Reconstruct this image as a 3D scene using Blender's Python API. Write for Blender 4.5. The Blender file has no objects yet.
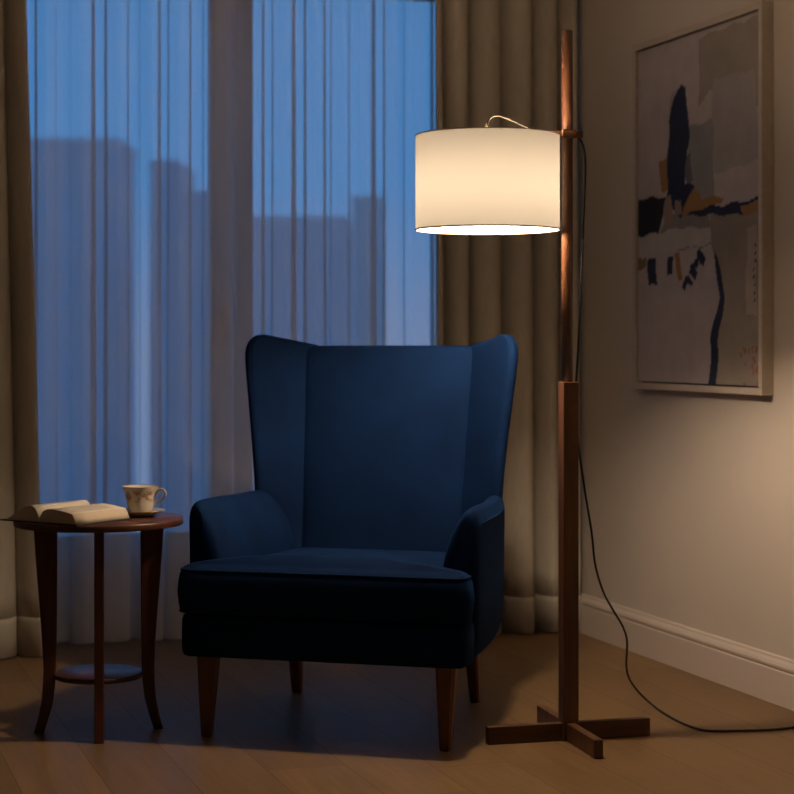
import bpy, bmesh, math, random
from mathutils import Vector, Matrix
PI = math.pi
scene = bpy.context.scene
C = scene.collection
random.seed(7)

# ---------------------------------------------------------------- camera
cam_data = bpy.data.cameras.new('camera')
cam = bpy.data.objects.new('camera', cam_data); C.objects.link(cam)
cam.location = (0, 0, 1.0); cam.rotation_euler = (PI/2, 0, 0)
cam_data.sensor_width = 36.0; cam_data.lens = 36.0*1800/794
cam_data.shift_y = (343-397)/794
cam_data.clip_start = 0.05; cam_data.clip_end = 500
scene.camera = cam
cam_data.dof.use_dof = True; cam_data.dof.focus_distance = 4.5; cam_data.dof.aperture_fstop = 3.2

# ---------------------------------------------------------------- exposure, sky, lamp strength
scene.view_settings.view_transform = 'Standard'
scene.view_settings.look = 'None'
scene.view_settings.gamma = 1.0
scene.view_settings.exposure = 0.0
SKY_STRENGTH = 1.12
BULB_STRENGTH = 1000.0

world = bpy.data.worlds.new('dusk_sky'); scene.world = world
world.use_nodes = True
wn = world.node_tree.nodes; wl = world.node_tree.links
for n in list(wn): wn.remove(n)
wo = wn.new('ShaderNodeOutputWorld'); wb = wn.new('ShaderNodeBackground')
wtc = wn.new('ShaderNodeTexCoord'); wsep = wn.new('ShaderNodeSeparateXYZ'); wr = wn.new('ShaderNodeValToRGB')
wl.new(wtc.outputs['Generated'], wsep.inputs[0]); wl.new(wsep.outputs['Z'], wr.inputs[0])
wl.new(wr.outputs[0], wb.inputs['Color']); wl.new(wb.outputs[0], wo.inputs['Surface'])
wb.inputs['Strength'].default_value = SKY_STRENGTH
e = wr.color_ramp.elements
e[0].position = 0.0; e[0].color = (0.29, 0.46, 0.84, 1)
e[1].position = 0.5; e[1].color = (0.03, 0.11, 0.26, 1)
m_ = e.new(0.09); m_.color = (0.10, 0.42, 1.0, 1)
m_ = e.new(0.20); m_.color = (0.08, 0.39, 0.96, 1)

# ---------------------------------------------------------------- material helpers
def new_mat(name):
    m = bpy.data.materials.new(name); m.use_nodes = True
    nt = m.node_tree
    for n in list(nt.nodes): nt.nodes.remove(n)
    out = nt.nodes.new('ShaderNodeOutputMaterial')
    return m, nt, out

def principled(name, col, rough=0.5, metal=0.0, sheen=0.0, sheen_tint=None, spec=0.5, var=0.0, scale=(20, 20, 20), bump=0.0, bump_scale=200.0, coat=0.0, sheen_rough=0.4):
    m, nt, out = new_mat(name)
    b = nt.nodes.new('ShaderNodeBsdfPrincipled')
    b.inputs['Base Color'].default_value = (*col, 1); b.inputs['Roughness'].default_value = rough
    b.inputs['Metallic'].default_value = metal; b.inputs['Specular IOR Level'].default_value = spec
    b.inputs['Coat Weight'].default_value = coat
    if sheen:
        b.inputs['Sheen Weight'].default_value = sheen; b.inputs['Sheen Roughness'].default_value = sheen_rough
        b.inputs['Sheen Tint'].default_value = (*(sheen_tint or (1, 1, 1)), 1)
    tc = nt.nodes.new('ShaderNodeTexCoord')
    if var > 0:
        mp = nt.nodes.new('ShaderNodeMapping'); mp.inputs['Scale'].default_value = scale
        nz = nt.nodes.new('ShaderNodeTexNoise'); nz.inputs['Scale'].default_value = 1.0; nz.inputs['Detail'].default_value = 6
        cr = nt.nodes.new('ShaderNodeValToRGB')
        cr.color_ramp.elements[0].position = 0.3; cr.color_ramp.elements[1].position = 0.7
        cr.color_ramp.elements[0].color = (*[c*(1-var) for c in col], 1)
        cr.color_ramp.elements[1].color = (*[min(1, c*(1+var)) for c in col], 1)
        nt.links.new(tc.outputs['Object'], mp.inputs[0]); nt.links.new(mp.outputs[0], nz.inputs['Vector'])
        nt.links.new(nz.outputs['Fac'], cr.inputs[0]); nt.links.new(cr.outputs[0], b.inputs['Base Color'])
    if bump > 0:
        n2 = nt.nodes.new('ShaderNodeTexNoise'); n2.inputs['Scale'].default_value = bump_scale; n2.inputs['Detail'].default_value = 3
        bp = nt.nodes.new('ShaderNodeBump'); bp.inputs['Strength'].default_value = bump; bp.inputs['Distance'].default_value = 0.002
        nt.links.new(tc.outputs['Object'], n2.inputs['Vector']); nt.links.new(n2.outputs['Fac'], bp.inputs['Height'])
        nt.links.new(bp.outputs[0], b.inputs['Normal'])
    nt.links.new(b.outputs[0], out.inputs['Surface'])
    return m

def fabric_translucent(name, col, tcol, trans, clear, weave=(900, 900, 900)):
    """thin cloth: diffuse + translucent, with an open weave letting a share of light straight through"""
    m, nt, out = new_mat(name)
    d = nt.nodes.new('ShaderNodeBsdfDiffuse'); d.inputs['Color'].default_value = (*col, 1)
    t = nt.nodes.new('ShaderNodeBsdfTranslucent'); t.inputs['Color'].default_value = (*tcol, 1)
    mx = nt.nodes.new('ShaderNodeMixShader'); mx.inputs[0].default_value = trans
    nt.links.new(d.outputs[0], mx.inputs[1]); nt.links.new(t.outputs[0], mx.inputs[2])
    last = mx
    if clear > 0:
        tr = nt.nodes.new('ShaderNodeBsdfTransparent')
        m2 = nt.nodes.new('ShaderNodeMixShader'); m2.inputs[0].default_value = clear
        nt.links.new(mx.outputs[0], m2.inputs[1]); nt.links.new(tr.outputs[0], m2.inputs[2]); last = m2
    nt.links.new(last.outputs[0], out.inputs['Surface'])
    return m

WOOD = principled('walnut_wood', (0.090, 0.036, 0.017), 0.38, var=0.35, scale=(60, 60, 4), spec=0.5)
WOOD_H = principled('walnut_wood_flat', (0.090, 0.036, 0.017), 0.38, var=0.35, scale=(5, 60, 60), spec=0.5)
LEGWOOD = principled('leg_wood', (0.12, 0.042, 0.016), 0.4, var=0.3, scale=(70, 70, 5))
TABLEWOOD = principled('mahogany_wood', (0.062, 0.017, 0.008), 0.3, var=0.35, scale=(70, 70, 5))
TABLETOP = principled('mahogany_top', (0.065, 0.021, 0.010), 0.36, var=0.35, scale=(6, 70, 70))
VELVET = principled('blue_velvet', (0.0030, 0.0125, 0.047), 0.85, sheen=0.12, sheen_tint=(0.02, 0.14, 0.45), spec=0.04, var=0.25, scale=(7, 7, 7), bump=0.15, bump_scale=500, sheen_rough=0.35)
PIPING = principled('blue_piping', (0.003, 0.0125, 0.045), 0.85, sheen=0.12, sheen_tint=(0.02, 0.14, 0.45), spec=0.05)
WALLPAINT = principled('wall_paint', (0.58, 0.51, 0.45), 0.85, spec=0.2, var=0.03, scale=(2, 2, 2), bump=0.05, bump_scale=300)
BOUNCEPLASTER = principled('bounce_plaster', (0.78, 0.73, 0.67), 0.9, spec=0.1)  # unseen left and front walls made paler to bounce more warm light
CEILPAINT = principled('ceiling_paint', (0.86, 0.83, 0.79), 0.9, spec=0.1)
TRIMPAINT = principled('trim_paint', (0.62, 0.53, 0.47), 0.5, spec=0.4)
DRAPE = principled('beige_drape', (0.51, 0.46, 0.385), 0.9, spec=0.1, sheen=0.15, sheen_tint=(0.8, 0.7, 0.55), var=0.08, scale=(300, 300, 20))
SHEER = fabric_translucent('sheer_voile', (0.84, 0.81, 0.84), (0.62, 0.60, 0.62), 0.15, 0.37)
SHADE = fabric_translucent('shade_linen', (0.78, 0.73, 0.66), (0.53, 0.51, 0.47), 0.047, 0.0)
RIM = principled('shade_rim_tape', (0.36, 0.26, 0.17), 0.8)
BRASS = principled('brushed_metal', (0.55, 0.47, 0.36), 0.35, metal=1.0)
TUBEMAT = principled('dark_nickel', (0.07, 0.062, 0.055), 0.3, metal=1.0)
BLACK = principled('black_cord', (0.008, 0.007, 0.006), 0.5)
WINFRAME = principled('window_frame_metal', (0.55, 0.53, 0.53), 0.5)
FRAMEWOOD = principled('pale_frame_wood', (0.50, 0.42, 0.34), 0.5, var=0.06, scale=(8, 60, 60))
SUBFLOOR = principled('subfloor', (0.075, 0.042, 0.02), 0.8)
GAPDARK = principled('frame_gap', (0.03, 0.022, 0.018), 0.9)
def paper_mat():
    """cream paper with faint grey lines of print inside the margins"""
    m, nt, out = new_mat('book_paper')
    N = nt.nodes.new; L = nt.links.new
    def math_(op, a, b=None, c=None):
        n = N('ShaderNodeMath'); n.operation = op
        for i, x in enumerate((a, b, c)):
            if x is None: continue
            if isinstance(x, (int, float)): n.inputs[i].default_value = x
            else: L(x, n.inputs[i])
        return n.outputs[0]
    b = N('ShaderNodeBsdfPrincipled'); b.inputs['Roughness'].default_value = 0.85; b.inputs['Specular IOR Level'].default_value = 0.1
    tc = N('ShaderNodeTexCoord'); sp = N('ShaderNodeSeparateXYZ'); L(tc.outputs['Object'], sp.inputs[0])
    ax = math_('ABSOLUTE', sp.outputs['X'])
    inx = math_('MULTIPLY', math_('GREATER_THAN', ax, 0.022), math_('LESS_THAN', ax, 0.100))
    iny = math_('MULTIPLY', math_('GREATER_THAN', sp.outputs['Y'], 0.022), math_('LESS_THAN', sp.outputs['Y'], 0.172))
    line = math_('GREATER_THAN', math_('SINE', math_('MULTIPLY', sp.outputs['Y'], 2*PI/0.0066)), 0.1)
    mp = N('ShaderNodeMapping'); mp.inputs['Scale'].default_value = (220, 150, 1); L(tc.outputs['Object'], mp.inputs[0])
    nz = N('ShaderNodeTexNoise'); nz.inputs['Scale'].default_value = 1; L(mp.outputs[0], nz.inputs['Vector'])
    word = math_('GREATER_THAN', nz.outputs['Fac'], 0.42)
    fac = math_('MULTIPLY', math_('MULTIPLY', math_('MULTIPLY', inx, iny), math_('MULTIPLY', line, word)), 0.6)
    mx = N('ShaderNodeMixRGB'); mx.inputs[1].default_value = (0.66, 0.585, 0.49, 1); mx.inputs[2].default_value = (0.22, 0.20, 0.19, 1)
    L(fac, mx.inputs[0]); L(mx.outputs[0], b.inputs['Base Color']); L(b.outputs[0], out.inputs['Surface'])
    return m
PAPER = paper_mat()
COVER = principled('dark_book_cover', (0.012, 0.018, 0.024), 0.55)
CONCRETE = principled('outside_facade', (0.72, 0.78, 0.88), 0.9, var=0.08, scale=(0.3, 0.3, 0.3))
STREET = principled('outside_street', (0.28, 0.28, 0.30), 0.9, var=0.2, scale=(0.1, 0.1, 0.1))

def bulb_mat():
    m, nt, out = new_mat('glowing_bulb')
    em = nt.nodes.new('ShaderNodeEmission'); em.inputs['Color'].default_value = (1.0, 0.77, 0.54, 1)
    em.inputs['Strength'].default_value = BULB_STRENGTH
    nt.links.new(em.outputs[0], out.inputs['Surface']); return m
BULB = bulb_mat()

def glass_mat():
    m, nt, out = new_mat('window_glass')
    tr = nt.nodes.new('ShaderNodeBsdfTransparent'); gl = nt.nodes.new('ShaderNodeBsdfGlossy'); gl.inputs['Roughness'].default_value = 0.02
    mx = nt.nodes.new('ShaderNodeMixShader'); fr = nt.nodes.new('ShaderNodeFresnel'); fr.inputs[0].default_value = 1.45
    nt.links.new(fr.outputs[0], mx.inputs[0]); nt.links.new(tr.outputs[0], mx.inputs[1]); nt.links.new(gl.outputs[0], mx.inputs[2])
    nt.links.new(mx.outputs[0], out.inputs['Surface']); return m
GLASS = glass_mat()

def page_mat():
    m, nt, out = new_mat('printed_pages')
    b = nt.nodes.new('ShaderNodeBsdfPrincipled'); b.inputs['Roughness'].default_value = 0.85; b.inputs['Specular IOR Level'].default_value = 0.1
    tc = nt.nodes.new('ShaderNodeTexCoord'); wv = nt.nodes.new('ShaderNodeTexWave')
    wv.wave_type = 'BANDS'; wv.bands_direction = 'Z'; wv.inputs['Scale'].default_value = 330; wv.inputs['Distortion'].default_value = 1.5
    cr = nt.nodes.new('ShaderNodeValToRGB')
    cr.color_ramp.elements[0].color = (0.50, 0.40, 0.30, 1); cr.color_ramp.elements[1].color = (0.62, 0.51, 0.39, 1)
    nt.links.new(tc.outputs['Object'], wv.inputs[0]); nt.links.new(wv.outputs['Fac'], cr.inputs[0]); nt.links.new(cr.outputs[0], b.inputs['Base Color'])
    nt.links.new(b.outputs[0], out.inputs['Surface']); return m
PAGEEDGE = page_mat()

def porcelain_mat():
    """cream porcelain with a band of brown and rose flower sprays"""
    m, nt, out = new_mat('flowered_porcelain')
    b = nt.nodes.new('ShaderNodeBsdfPrincipled'); b.inputs['Roughness'].default_value = 0.2
    tc = nt.nodes.new('ShaderNodeTexCoord'); sep = nt.nodes.new('ShaderNodeSeparateXYZ')
    vo = nt.nodes.new('ShaderNodeTexVoronoi'); vo.inputs['Scale'].default_value = 75
    nz = nt.nodes.new('ShaderNodeTexNoise'); nz.inputs['Scale'].default_value = 55; nz.inputs['Detail'].default_value = 4
    nt.links.new(tc.outputs['Object'], vo.inputs['Vector']); nt.links.new(tc.outputs['Object'], nz.inputs['Vector'])
    nt.links.new(tc.outputs['Object'], sep.inputs[0])
    band = nt.nodes.new('ShaderNodeValToRGB')
    be = band.color_ramp.elements; be[0].position = 0.40; be[0].color = (0, 0, 0, 1); be[1].position = 0.55; be[1].color = (1, 1, 1, 1)
    k = be.new(0.80); k.color = (1, 1, 1, 1); k = be.new(0.88); k.color = (0, 0, 0, 1)
    dv = nt.nodes.new('ShaderNodeMath'); dv.operation = 'DIVIDE'; dv.inputs[1].default_value = 0.072
    nt.links.new(sep.outputs['Z'], dv.inputs[0]); nt.links.new(dv.outputs[0], band.inputs[0])
    th = nt.nodes.new('ShaderNodeMath'); th.operation = 'GREATER_THAN'; th.inputs[1].default_value = 0.50
    nt.links.new(nz.outputs['Fac'], th.inputs[0])
    mu = nt.nodes.new('ShaderNodeMath'); mu.operation = 'MULTIPLY'
    nt.links.new(th.outputs[0], mu.inputs[0]); nt.links.new(band.outputs[0], mu.inputs[1])
    mx = nt.nodes.new('ShaderNodeMixRGB'); mx.inputs[1].default_value = (0.62, 0.56, 0.47, 1)
    fc = nt.nodes.new('ShaderNodeValToRGB')
    fc.color_ramp.elements[0].color = (0.26, 0.17, 0.12, 1); fc.color_ramp.elements[1].color = (0.45, 0.27, 0.16, 1)
    nt.links.new(vo.outputs['Distance'], fc.inputs[0]); nt.links.new(fc.outputs[0], mx.inputs[2]); nt.links.new(mu.outputs[0], mx.inputs[0])
    nt.links.new(mx.outputs[0], b.inputs['Base Color']); nt.links.new(b.outputs[0], out.inputs['Surface']); return m
PORCELAIN = porcelain_mat()
GILT = principled('gilt_line', (0.50, 0.30, 0.12), 0.35, metal=0.6)
SAUCERMAT = principled('cream_porcelain', (0.42, 0.36, 0.29), 0.22)

def floor_mat():
    m, nt, out = new_mat('oak_planks')
    b = nt.nodes.new('ShaderNodeBsdfPrincipled'); b.inputs['Roughness'].default_value = 0.36; b.inputs['Specular IOR Level'].default_value = 0.2
    at = nt.nodes.new('ShaderNodeAttribute'); at.attribute_name = 'plank'
    tc = nt.nodes.new('ShaderNodeTexCoord'); mp = nt.nodes.new('ShaderNodeMapping'); mp.inputs['Scale'].default_value = (38, 2.2, 1)
    ad = nt.nodes.new('ShaderNodeVectorMath'); ad.operation = 'ADD'
    sc = nt.nodes.new('ShaderNodeVectorMath'); sc.operation = 'SCALE'; sc.inputs['Scale'].default_value = 37
    nt.links.new(at.outputs['Vector'], sc.inputs[0]); nt.links.new(tc.outputs['Object'], mp.inputs[0])
    nt.links.new(mp.outputs[0], ad.inputs[0]); nt.links.new(sc.outputs[0], ad.inputs[1])
    nz = nt.nodes.new('ShaderNodeTexNoise'); nz.inputs['Scale'].default_value = 1; nz.inputs['Detail'].default_value = 7; nz.inputs['Distortion'].default_value = 1.2
    nt.links.new(ad.outputs[0], nz.inputs['Vector'])
    cr = nt.nodes.new('ShaderNodeValToRGB')
    cr.color_ramp.elements[0].position = 0.28; cr.color_ramp.elements[0].color = (0.148, 0.086, 0.039, 1)
    cr.color_ramp.elements[1].position = 0.72; cr.color_ramp.elements[1].color = (0.225, 0.134, 0.062, 1)
    nt.links.new(nz.outputs['Fac'], cr.inputs[0])
    sp = nt.nodes.new('ShaderNodeSeparateXYZ'); nt.links.new(at.outputs['Vector'], sp.inputs[0])
    mr = nt.nodes.new('ShaderNodeMapRange'); mr.inputs['To Min'].default_value = 0.86; mr.inputs['To Max'].default_value = 1.12
    nt.links.new(sp.outputs['X'], mr.inputs['Value'])
    mm = nt.nodes.new('ShaderNodeVectorMath'); mm.operation = 'SCALE'
    nt.links.new(cr.outputs[0], mm.inputs[0]); nt.links.new(mr.outputs[0], mm.inputs['Scale'])
    nt.links.new(mm.outputs[0], b.inputs['Base Color'])
    rr = nt.nodes.new('ShaderNodeMapRange'); rr.inputs['To Min'].default_value = 0.36; rr.inputs['To Max'].default_value = 0.50
    nt.links.new(nz.outputs['Fac'], rr.inputs['Value']); nt.links.new(rr.outputs[0], b.inputs['Roughness'])
    bp = nt.nodes.new('ShaderNodeBump'); bp.inputs['Strength'].default_value = 0.08; bp.inputs['Distance'].default_value = 0.001
    nt.links.new(nz.outputs['Fac'], bp.inputs['Height']); nt.links.new(bp.outputs[0], b.inputs['Normal'])
    nt.links.new(b.outputs[0], out.inputs['Surface']); return m
FLOORMAT = floor_mat()

def painting_mat():
    m, nt, out = new_mat('painted_canvas')
    b = nt.nodes.new('ShaderNodeBsdfPrincipled'); b.inputs['Roughness'].default_value = 0.75; b.inputs['Specular IOR Level'].default_value = 0.2
    at = nt.nodes.new('ShaderNodeAttribute'); at.attribute_name = 'paint'
    tc = nt.nodes.new('ShaderNodeTexCoord'); nz = nt.nodes.new('ShaderNodeTexNoise'); nz.inputs['Scale'].default_value = 14; nz.inputs['Detail'].default_value = 5
    mr = nt.nodes.new('ShaderNodeMapRange'); mr.inputs['To Min'].default_value = 0.82; mr.inputs['To Max'].default_value = 1.18
    mm = nt.nodes.new('ShaderNodeVectorMath'); mm.operation = 'SCALE'
    nt.links.new(tc.outputs['Object'], nz.inputs['Vector']); nt.links.new(nz.outputs['Fac'], mr.inputs['Value'])
    nt.links.new(at.outputs['Color'], mm.inputs[0]); nt.links.new(mr.outputs[0], mm.inputs['Scale'])
    nt.links.new(mm.outputs[0], b.inputs['Base Color']); nt.links.new(b.outputs[0], out.inputs['Surface']); return m
PAINT = painting_mat()

# ---------------------------------------------------------------- mesh helpers
def link_mesh(name, verts, faces, mat, parent=None, smooth=True, subsurf=0, bevel=0.0, rotz=0.0, loc=(0, 0, 0), recalc=True):
    me = bpy.data.meshes.new(name); me.from_pydata([tuple(v) for v in verts], [], faces)
    if recalc:
        bm = bmesh.new(); bm.from_mesh(me); bmesh.ops.recalc_face_normals(bm, faces=bm.faces); bm.to_mesh(me); bm.free()
    me.materials.append(mat)
    for p in me.polygons: p.use_smooth = smooth
    o = bpy.data.objects.new(name, me); C.objects.link(o)
    o.location = loc; o.rotation_euler = (0, 0, rotz)
    if parent: o.parent = parent
    if bevel > 0:
        b = o.modifiers.new('bevel', 'BEVEL'); b.width = bevel; b.segments = 3; b.limit_method = 'ANGLE'; b.angle_limit = 0.6
        b.harden_normals = False
        for p in me.polygons: p.use_smooth = False
    if subsurf:
        s = o.modifiers.new('smooth', 'SUBSURF'); s.levels = subsurf; s.render_levels = subsurf
    return o

def box_vf(x0, x1, y0, y1, z0, z1):
    v = [(x0, y0, z0), (x1, y0, z0), (x1, y1, z0), (x0, y1, z0), (x0, y0, z1), (x1, y0, z1), (x1, y1, z1), (x0, y1, z1)]
    f = [(0, 3, 2, 1), (4, 5, 6, 7), (0, 1, 5, 4), (1, 2, 6, 5), (2, 3, 7, 6), (3, 0, 4, 7)]
    return v, f

def merge(parts):
    V, F = [], []
    for v, f in parts:
        n = len(V); V += list(v); F += [tuple(i+n for i in q) for q in f]
    return V, F

def loft(rings, cap0=True, cap1=True, closed=True):
    V, F = [], []; n = len(rings[0])
    for r in rings: V += list(r)
    for i in range(len(rings)-1):
        for j in range(n if closed else n-1):
            k = (j+1) % n
            F.append((i*n+j, i*n+k, (i+1)*n+k, (i+1)*n+j))
    for on, idx in ((cap0, 0), (cap1, len(rings)-1)):
        if on:
            r = rings[idx]; c = tuple(sum(p[q] for p in r)/n for q in range(3))
            ci = len(V); V.append(c)
            for j in range(n): F.append((idx*n+j, idx*n+(j+1) % n, ci))
    return V, F

def lathe(profile, seg=48, cx=0, cy=0):
    V, F = [], []; n = len(profile)
    for i in range(seg):
        a = 2*PI*i/seg
        for r, z in profile: V.append((cx+r*math.cos(a), cy+r*math.sin(a), z))
    for i in range(seg):
        k = (i+1) % seg
        for j in range(n-1): F.append((i*n+j, k*n+j, k*n+j+1, i*n+j+1))
    return V, F

def catmull(pts, sub=8, closed=False):
    P = [Vector(p) for p in pts]; out = []; n = len(P)
    rng = n if closed else n-1
    for i in range(rng):
        p0 = P[(i-1) % n] if closed or i > 0 else P[0]*2-P[1]
        p1 = P[i]; p2 = P[(i+1) % n]
        p3 = P[(i+2) % n] if closed or i+2 < n else P[-1]*2-P[-2]
        for s in range(sub):
            t = s/sub
            out.append(0.5*((2*p1)+(p2-p0)*t+(2*p0-5*p1+4*p2-p3)*t*t+(3*p1-p0-3*p2+p3)*t**3))
    if not closed: out.append(P[-1])
    return out

def tube_vf(pts, r, seg=10, closed=False):
    P = [Vector(p) for p in pts]; n = len(P); rings = []
    up = Vector((0.13, 0.31, 0.94)).normalized()
    prev = None
    for i in range(n):
        if closed: t = P[(i+1) % n]-P[(i-1) % n]
        else: t = P[min(i+1, n-1)]-P[max(i-1, 0)]
        t.normalize()
        if prev is None:
            s = t.cross(up)
            if s.length < 1e-4: s = t.cross(Vector((1, 0, 0)))
        else: s = prev-t*prev.dot(t)
        s.normalize(); prev = s
        w = t.cross(s)
        rr = r[i] if isinstance(r, (list, tuple)) else r
        rings.append([tuple(P[i]+s*(rr*math.cos(2*PI*k/seg))+w*(rr*math.sin(2*PI*k/seg))) for k in range(seg)])
    if closed: rings.append(rings[0])
    return loft(rings, cap0=not closed, cap1=not closed)

def empty(name, label, cat, loc=(0, 0, 0), rotz=0.0, group=None):
    o = bpy.data.objects.new(name, None); C.objects.link(o); o.empty_display_size = 0.1
    o.location = loc; o.rotation_euler = (0, 0, rotz)
    o['label'] = label; o['category'] = cat
    if group: o['group'] = group
    return o
def tag(o, label, cat, group=None, kind=None):
    o['label'] = label; o['category'] = cat
    if group: o['group'] = group
    if kind: o['kind'] = kind
    return o
def struct(o, label=None, cat=None):
    o['kind'] = 'structure'
    if label: o['label'] = label
    if cat: o['category'] = cat
    return o

# ---------------------------------------------------------------- the room (u along the window wall, v along the picture wall)
TH = math.atan2(0.3199, 0.9475)
CU, SU = math.cos(TH), math.sin(TH)
def room(u, v, z): return Vector((CU*u-SU*v, SU*u+CU*v, z))
U_R, V_B, U_L, V_F, Z_C = 2.603, 6.15, -1.6, -1.2, 2.55

# floor: individual planks cut into one surface
def make_floor():
    V, F, A = [], [], []
    w = 0.19; g = 0.0006; u = U_L
    k = 0
    while u < U_R+0.15:
        v = V_F-random.random()*1.5
        while v < V_B+0.2:
            L = 1.5+random.random()*0.7
            a = (random.random(), random.random(), random.random())
            n = len(V)
            V += [(u+g, v+g, 0), (u+w-g, v+g, 0), (u+w-g, v+L-g, 0), (u+g, v+L-g, 0)]
            F.append((n, n+1, n+2, n+3)); A += [a]*4
            v += L
        u += w
    o = link_mesh('floor', V, F, FLOORMAT, smooth=False, rotz=TH, recalc=False)
    at = o.data.attributes.new('plank', 'FLOAT_VECTOR', 'POINT')
    for i, a in enumerate(A): at.data[i].vector = a
    return struct(o)
make_floor()
v, f = box_vf(U_L-0.2, U_R+0.2, V_F-1.2, V_B+0.4, -0.12, -0.0012)
struct(link_mesh('trim_1', v, f, SUBFLOOR, smooth=False, rotz=TH))
v, f = box_vf(U_R, U_R+0.12, V_F-0.12, V_B+0.25, -0.1, Z_C)
struct(link_mesh('wall_right', v, f, WALLPAINT, smooth=False, rotz=TH))
v, f = box_vf(U_L-0.12, U_L, V_F-0.12, V_B+0.25, -0.1, Z_C)
struct(link_mesh('wall_left', v, f, BOUNCEPLASTER, smooth=False, rotz=TH))
v, f = box_vf(U_L, U_R, V_F-0.12, V_F, -0.1, Z_C)
struct(link_mesh('wall_front', v, f, BOUNCEPLASTER, smooth=False, rotz=TH))
v, f = box_vf(U_L-0.12, U_R+0.12, V_F-0.12, V_B+0.25, Z_C, Z_C+0.12)
struct(link_mesh('ceiling', v, f, CEILPAINT, smooth=False, rotz=TH))
# window wall with one wide opening
WU0, WU1, WZ0, WZ1 = 0.50, 2.45, 0.25, 2.31
parts = [box_vf(U_L, WU0, V_B, V_B+0.2, -0.1, Z_C), box_vf(WU1, U_R, V_B, V_B+0.2, -0.1, Z_C),
         box_vf(WU0, WU1, V_B, V_B+0.2, WZ1, Z_C), box_vf(WU0, WU1, V_B, V_B+0.2, -0.1, WZ0)]
v, f = merge(parts)
struct(link_mesh('wall_back', v, f, WALLPAINT, smooth=False, rotz=TH))
# two tall window sashes meeting in the middle
def window(n, u0, u1):
    s = 0.075; y0, y1 = V_B+0.03, V_B+0.09
    fr = merge([box_vf(u0, u0+s, y0, y1, WZ0, WZ1), box_vf(u1-s, u1, y0, y1, WZ0, WZ1),
                box_vf(u0+s, u1-s, y0, y1, WZ1-0.055, WZ1), box_vf(u0+s, u1-s, y0, y1, WZ0, WZ0+0.09)])
    root = link_mesh('window_%d' % n, fr[0], fr[1], WINFRAME, smooth=False, rotz=TH)
    struct(root)
    g = box_vf(u0+s-0.005, u1-s+0.005, V_B+0.057, V_B+0.061, WZ0+0.085, WZ1-0.05)
    # a single thin sheet, so light passes one surface
    y = V_B+0.06
    link_mesh('glass_pane', [(u0+s-0.004, y, WZ0+0.086), (u1-s+0.004, y, WZ0+0.086), (u1-s+0.004, y, WZ1-0.051), (u0+s-0.004, y, WZ1-0.051)], [(0, 1, 2, 3)], GLASS, root, smooth=False)
    if n == 1:
        h = merge([box_vf(u1-0.05, u1-0.03, y0-0.04, y0-0.025, 0.98, 1.12), box_vf(u1-0.047, u1-0.033, y0-0.028, y0+0.002, 1.0, 1.02), box_vf(u1-0.047, u1-0.033, y0-0.028, y0+0.002, 1.08, 1.10)])
        link_mesh('window_handle', h[0], h[1], BLACK, root, smooth=False)
window(1, WU0, 1.475)
window(2, 1.475, WU1)

# baseboard with a moulded top
def baseboard(name, p0, p1, nrm):
    prof = [(0, 0), (0.018, 0), (0.018, 0.094), (0.0145, 0.097), (0.0145, 0.100), (0.0185, 0.103), (0.019, 0.110), (0.015, 0.118), (0.009, 0.125), (0.008, 0.130), (0.005, 0.133), (0, 0.133)]
    p0, p1, nrm = Vector(p0), Vector(p1), Vector(nrm)
    rings = [[tuple(p+nrm*d+Vector((0, 0, z))) for d, z in prof] for p in (p0, p1)]
    v, f = loft(rings)
    return struct(link_mesh(name, v, f, TRIMPAINT, smooth=False, rotz=TH))
baseboard('baseboard_right', (U_R, V_F, 0), (U_R, V_B, 0), (-1, 0, 0))
baseboard('baseboard_back', (U_L, V_B, 0), (U_R, V_B, 0), (0, -1, 0))
baseboard('baseboard_left', (U_L, V_F, 0), (U_L, V_B, 0), (1, 0, 0))
# curtain track under the ceiling
v, f = merge([box_vf(0.2, U_R-0.01, 5.76, 5.80, Z_C-0.03, Z_C), box_vf(0.2, U_R-0.01, 5.93, 5.97, Z_C-0.03, Z_C)])
struct(link_mesh('trim_2', v, f, TRIMPAINT, smooth=False, rotz=TH))

# ---------------------------------------------------------------- outside
v, f = box_vf(-60, 60, 8, 125, -14.5, -14)
struct(link_mesh('ground', v, f, STREET, smooth=False))
def at_depth(px, D): return (px-397)*D/1800
HAZEFACADE = principled('outside_haze_facade', (0.85, 0.87, 0.9), 0.9)  # distance haze put into the colour: paler than the other facades
def building(label, tiers, D, deep, mat=None):
    """tiers: (x0, x1, top z) blocks standing on the street at distance D"""
    root = empty('building', label, 'building', (at_depth((tiers[0][0]+tiers[0][1])/2, D), D, -14))
    bx = root.location.x
    for x0, x1, zt in tiers:
        X0, X1 = at_depth(x0, D)-bx, at_depth(x1, D)-bx
        v, f = box_vf(X0, X1, 0, deep, 0, zt+13.6)
        link_mesh('block', v, f, mat or CONCRETE, root, smooth=False)
        v, f = box_vf(X0-0.04, X1+0.04, -0.04, deep+0.04, zt+13.6, zt+14)
        link_mesh('roof_slab', v, f, mat or CONCRETE, root, smooth=False)
    return root
def zt(py, D): return 1+(343-py)*D/1800
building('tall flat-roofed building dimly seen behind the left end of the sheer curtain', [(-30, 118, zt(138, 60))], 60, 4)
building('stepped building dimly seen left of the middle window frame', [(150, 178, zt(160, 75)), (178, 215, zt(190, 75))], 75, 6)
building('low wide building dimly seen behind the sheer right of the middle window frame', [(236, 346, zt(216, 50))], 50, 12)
building('narrow building coloured pale for haze, dimly seen beside the right drape', [(352, 384, zt(196, 90))], 90, 9, HAZEFACADE)

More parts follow.
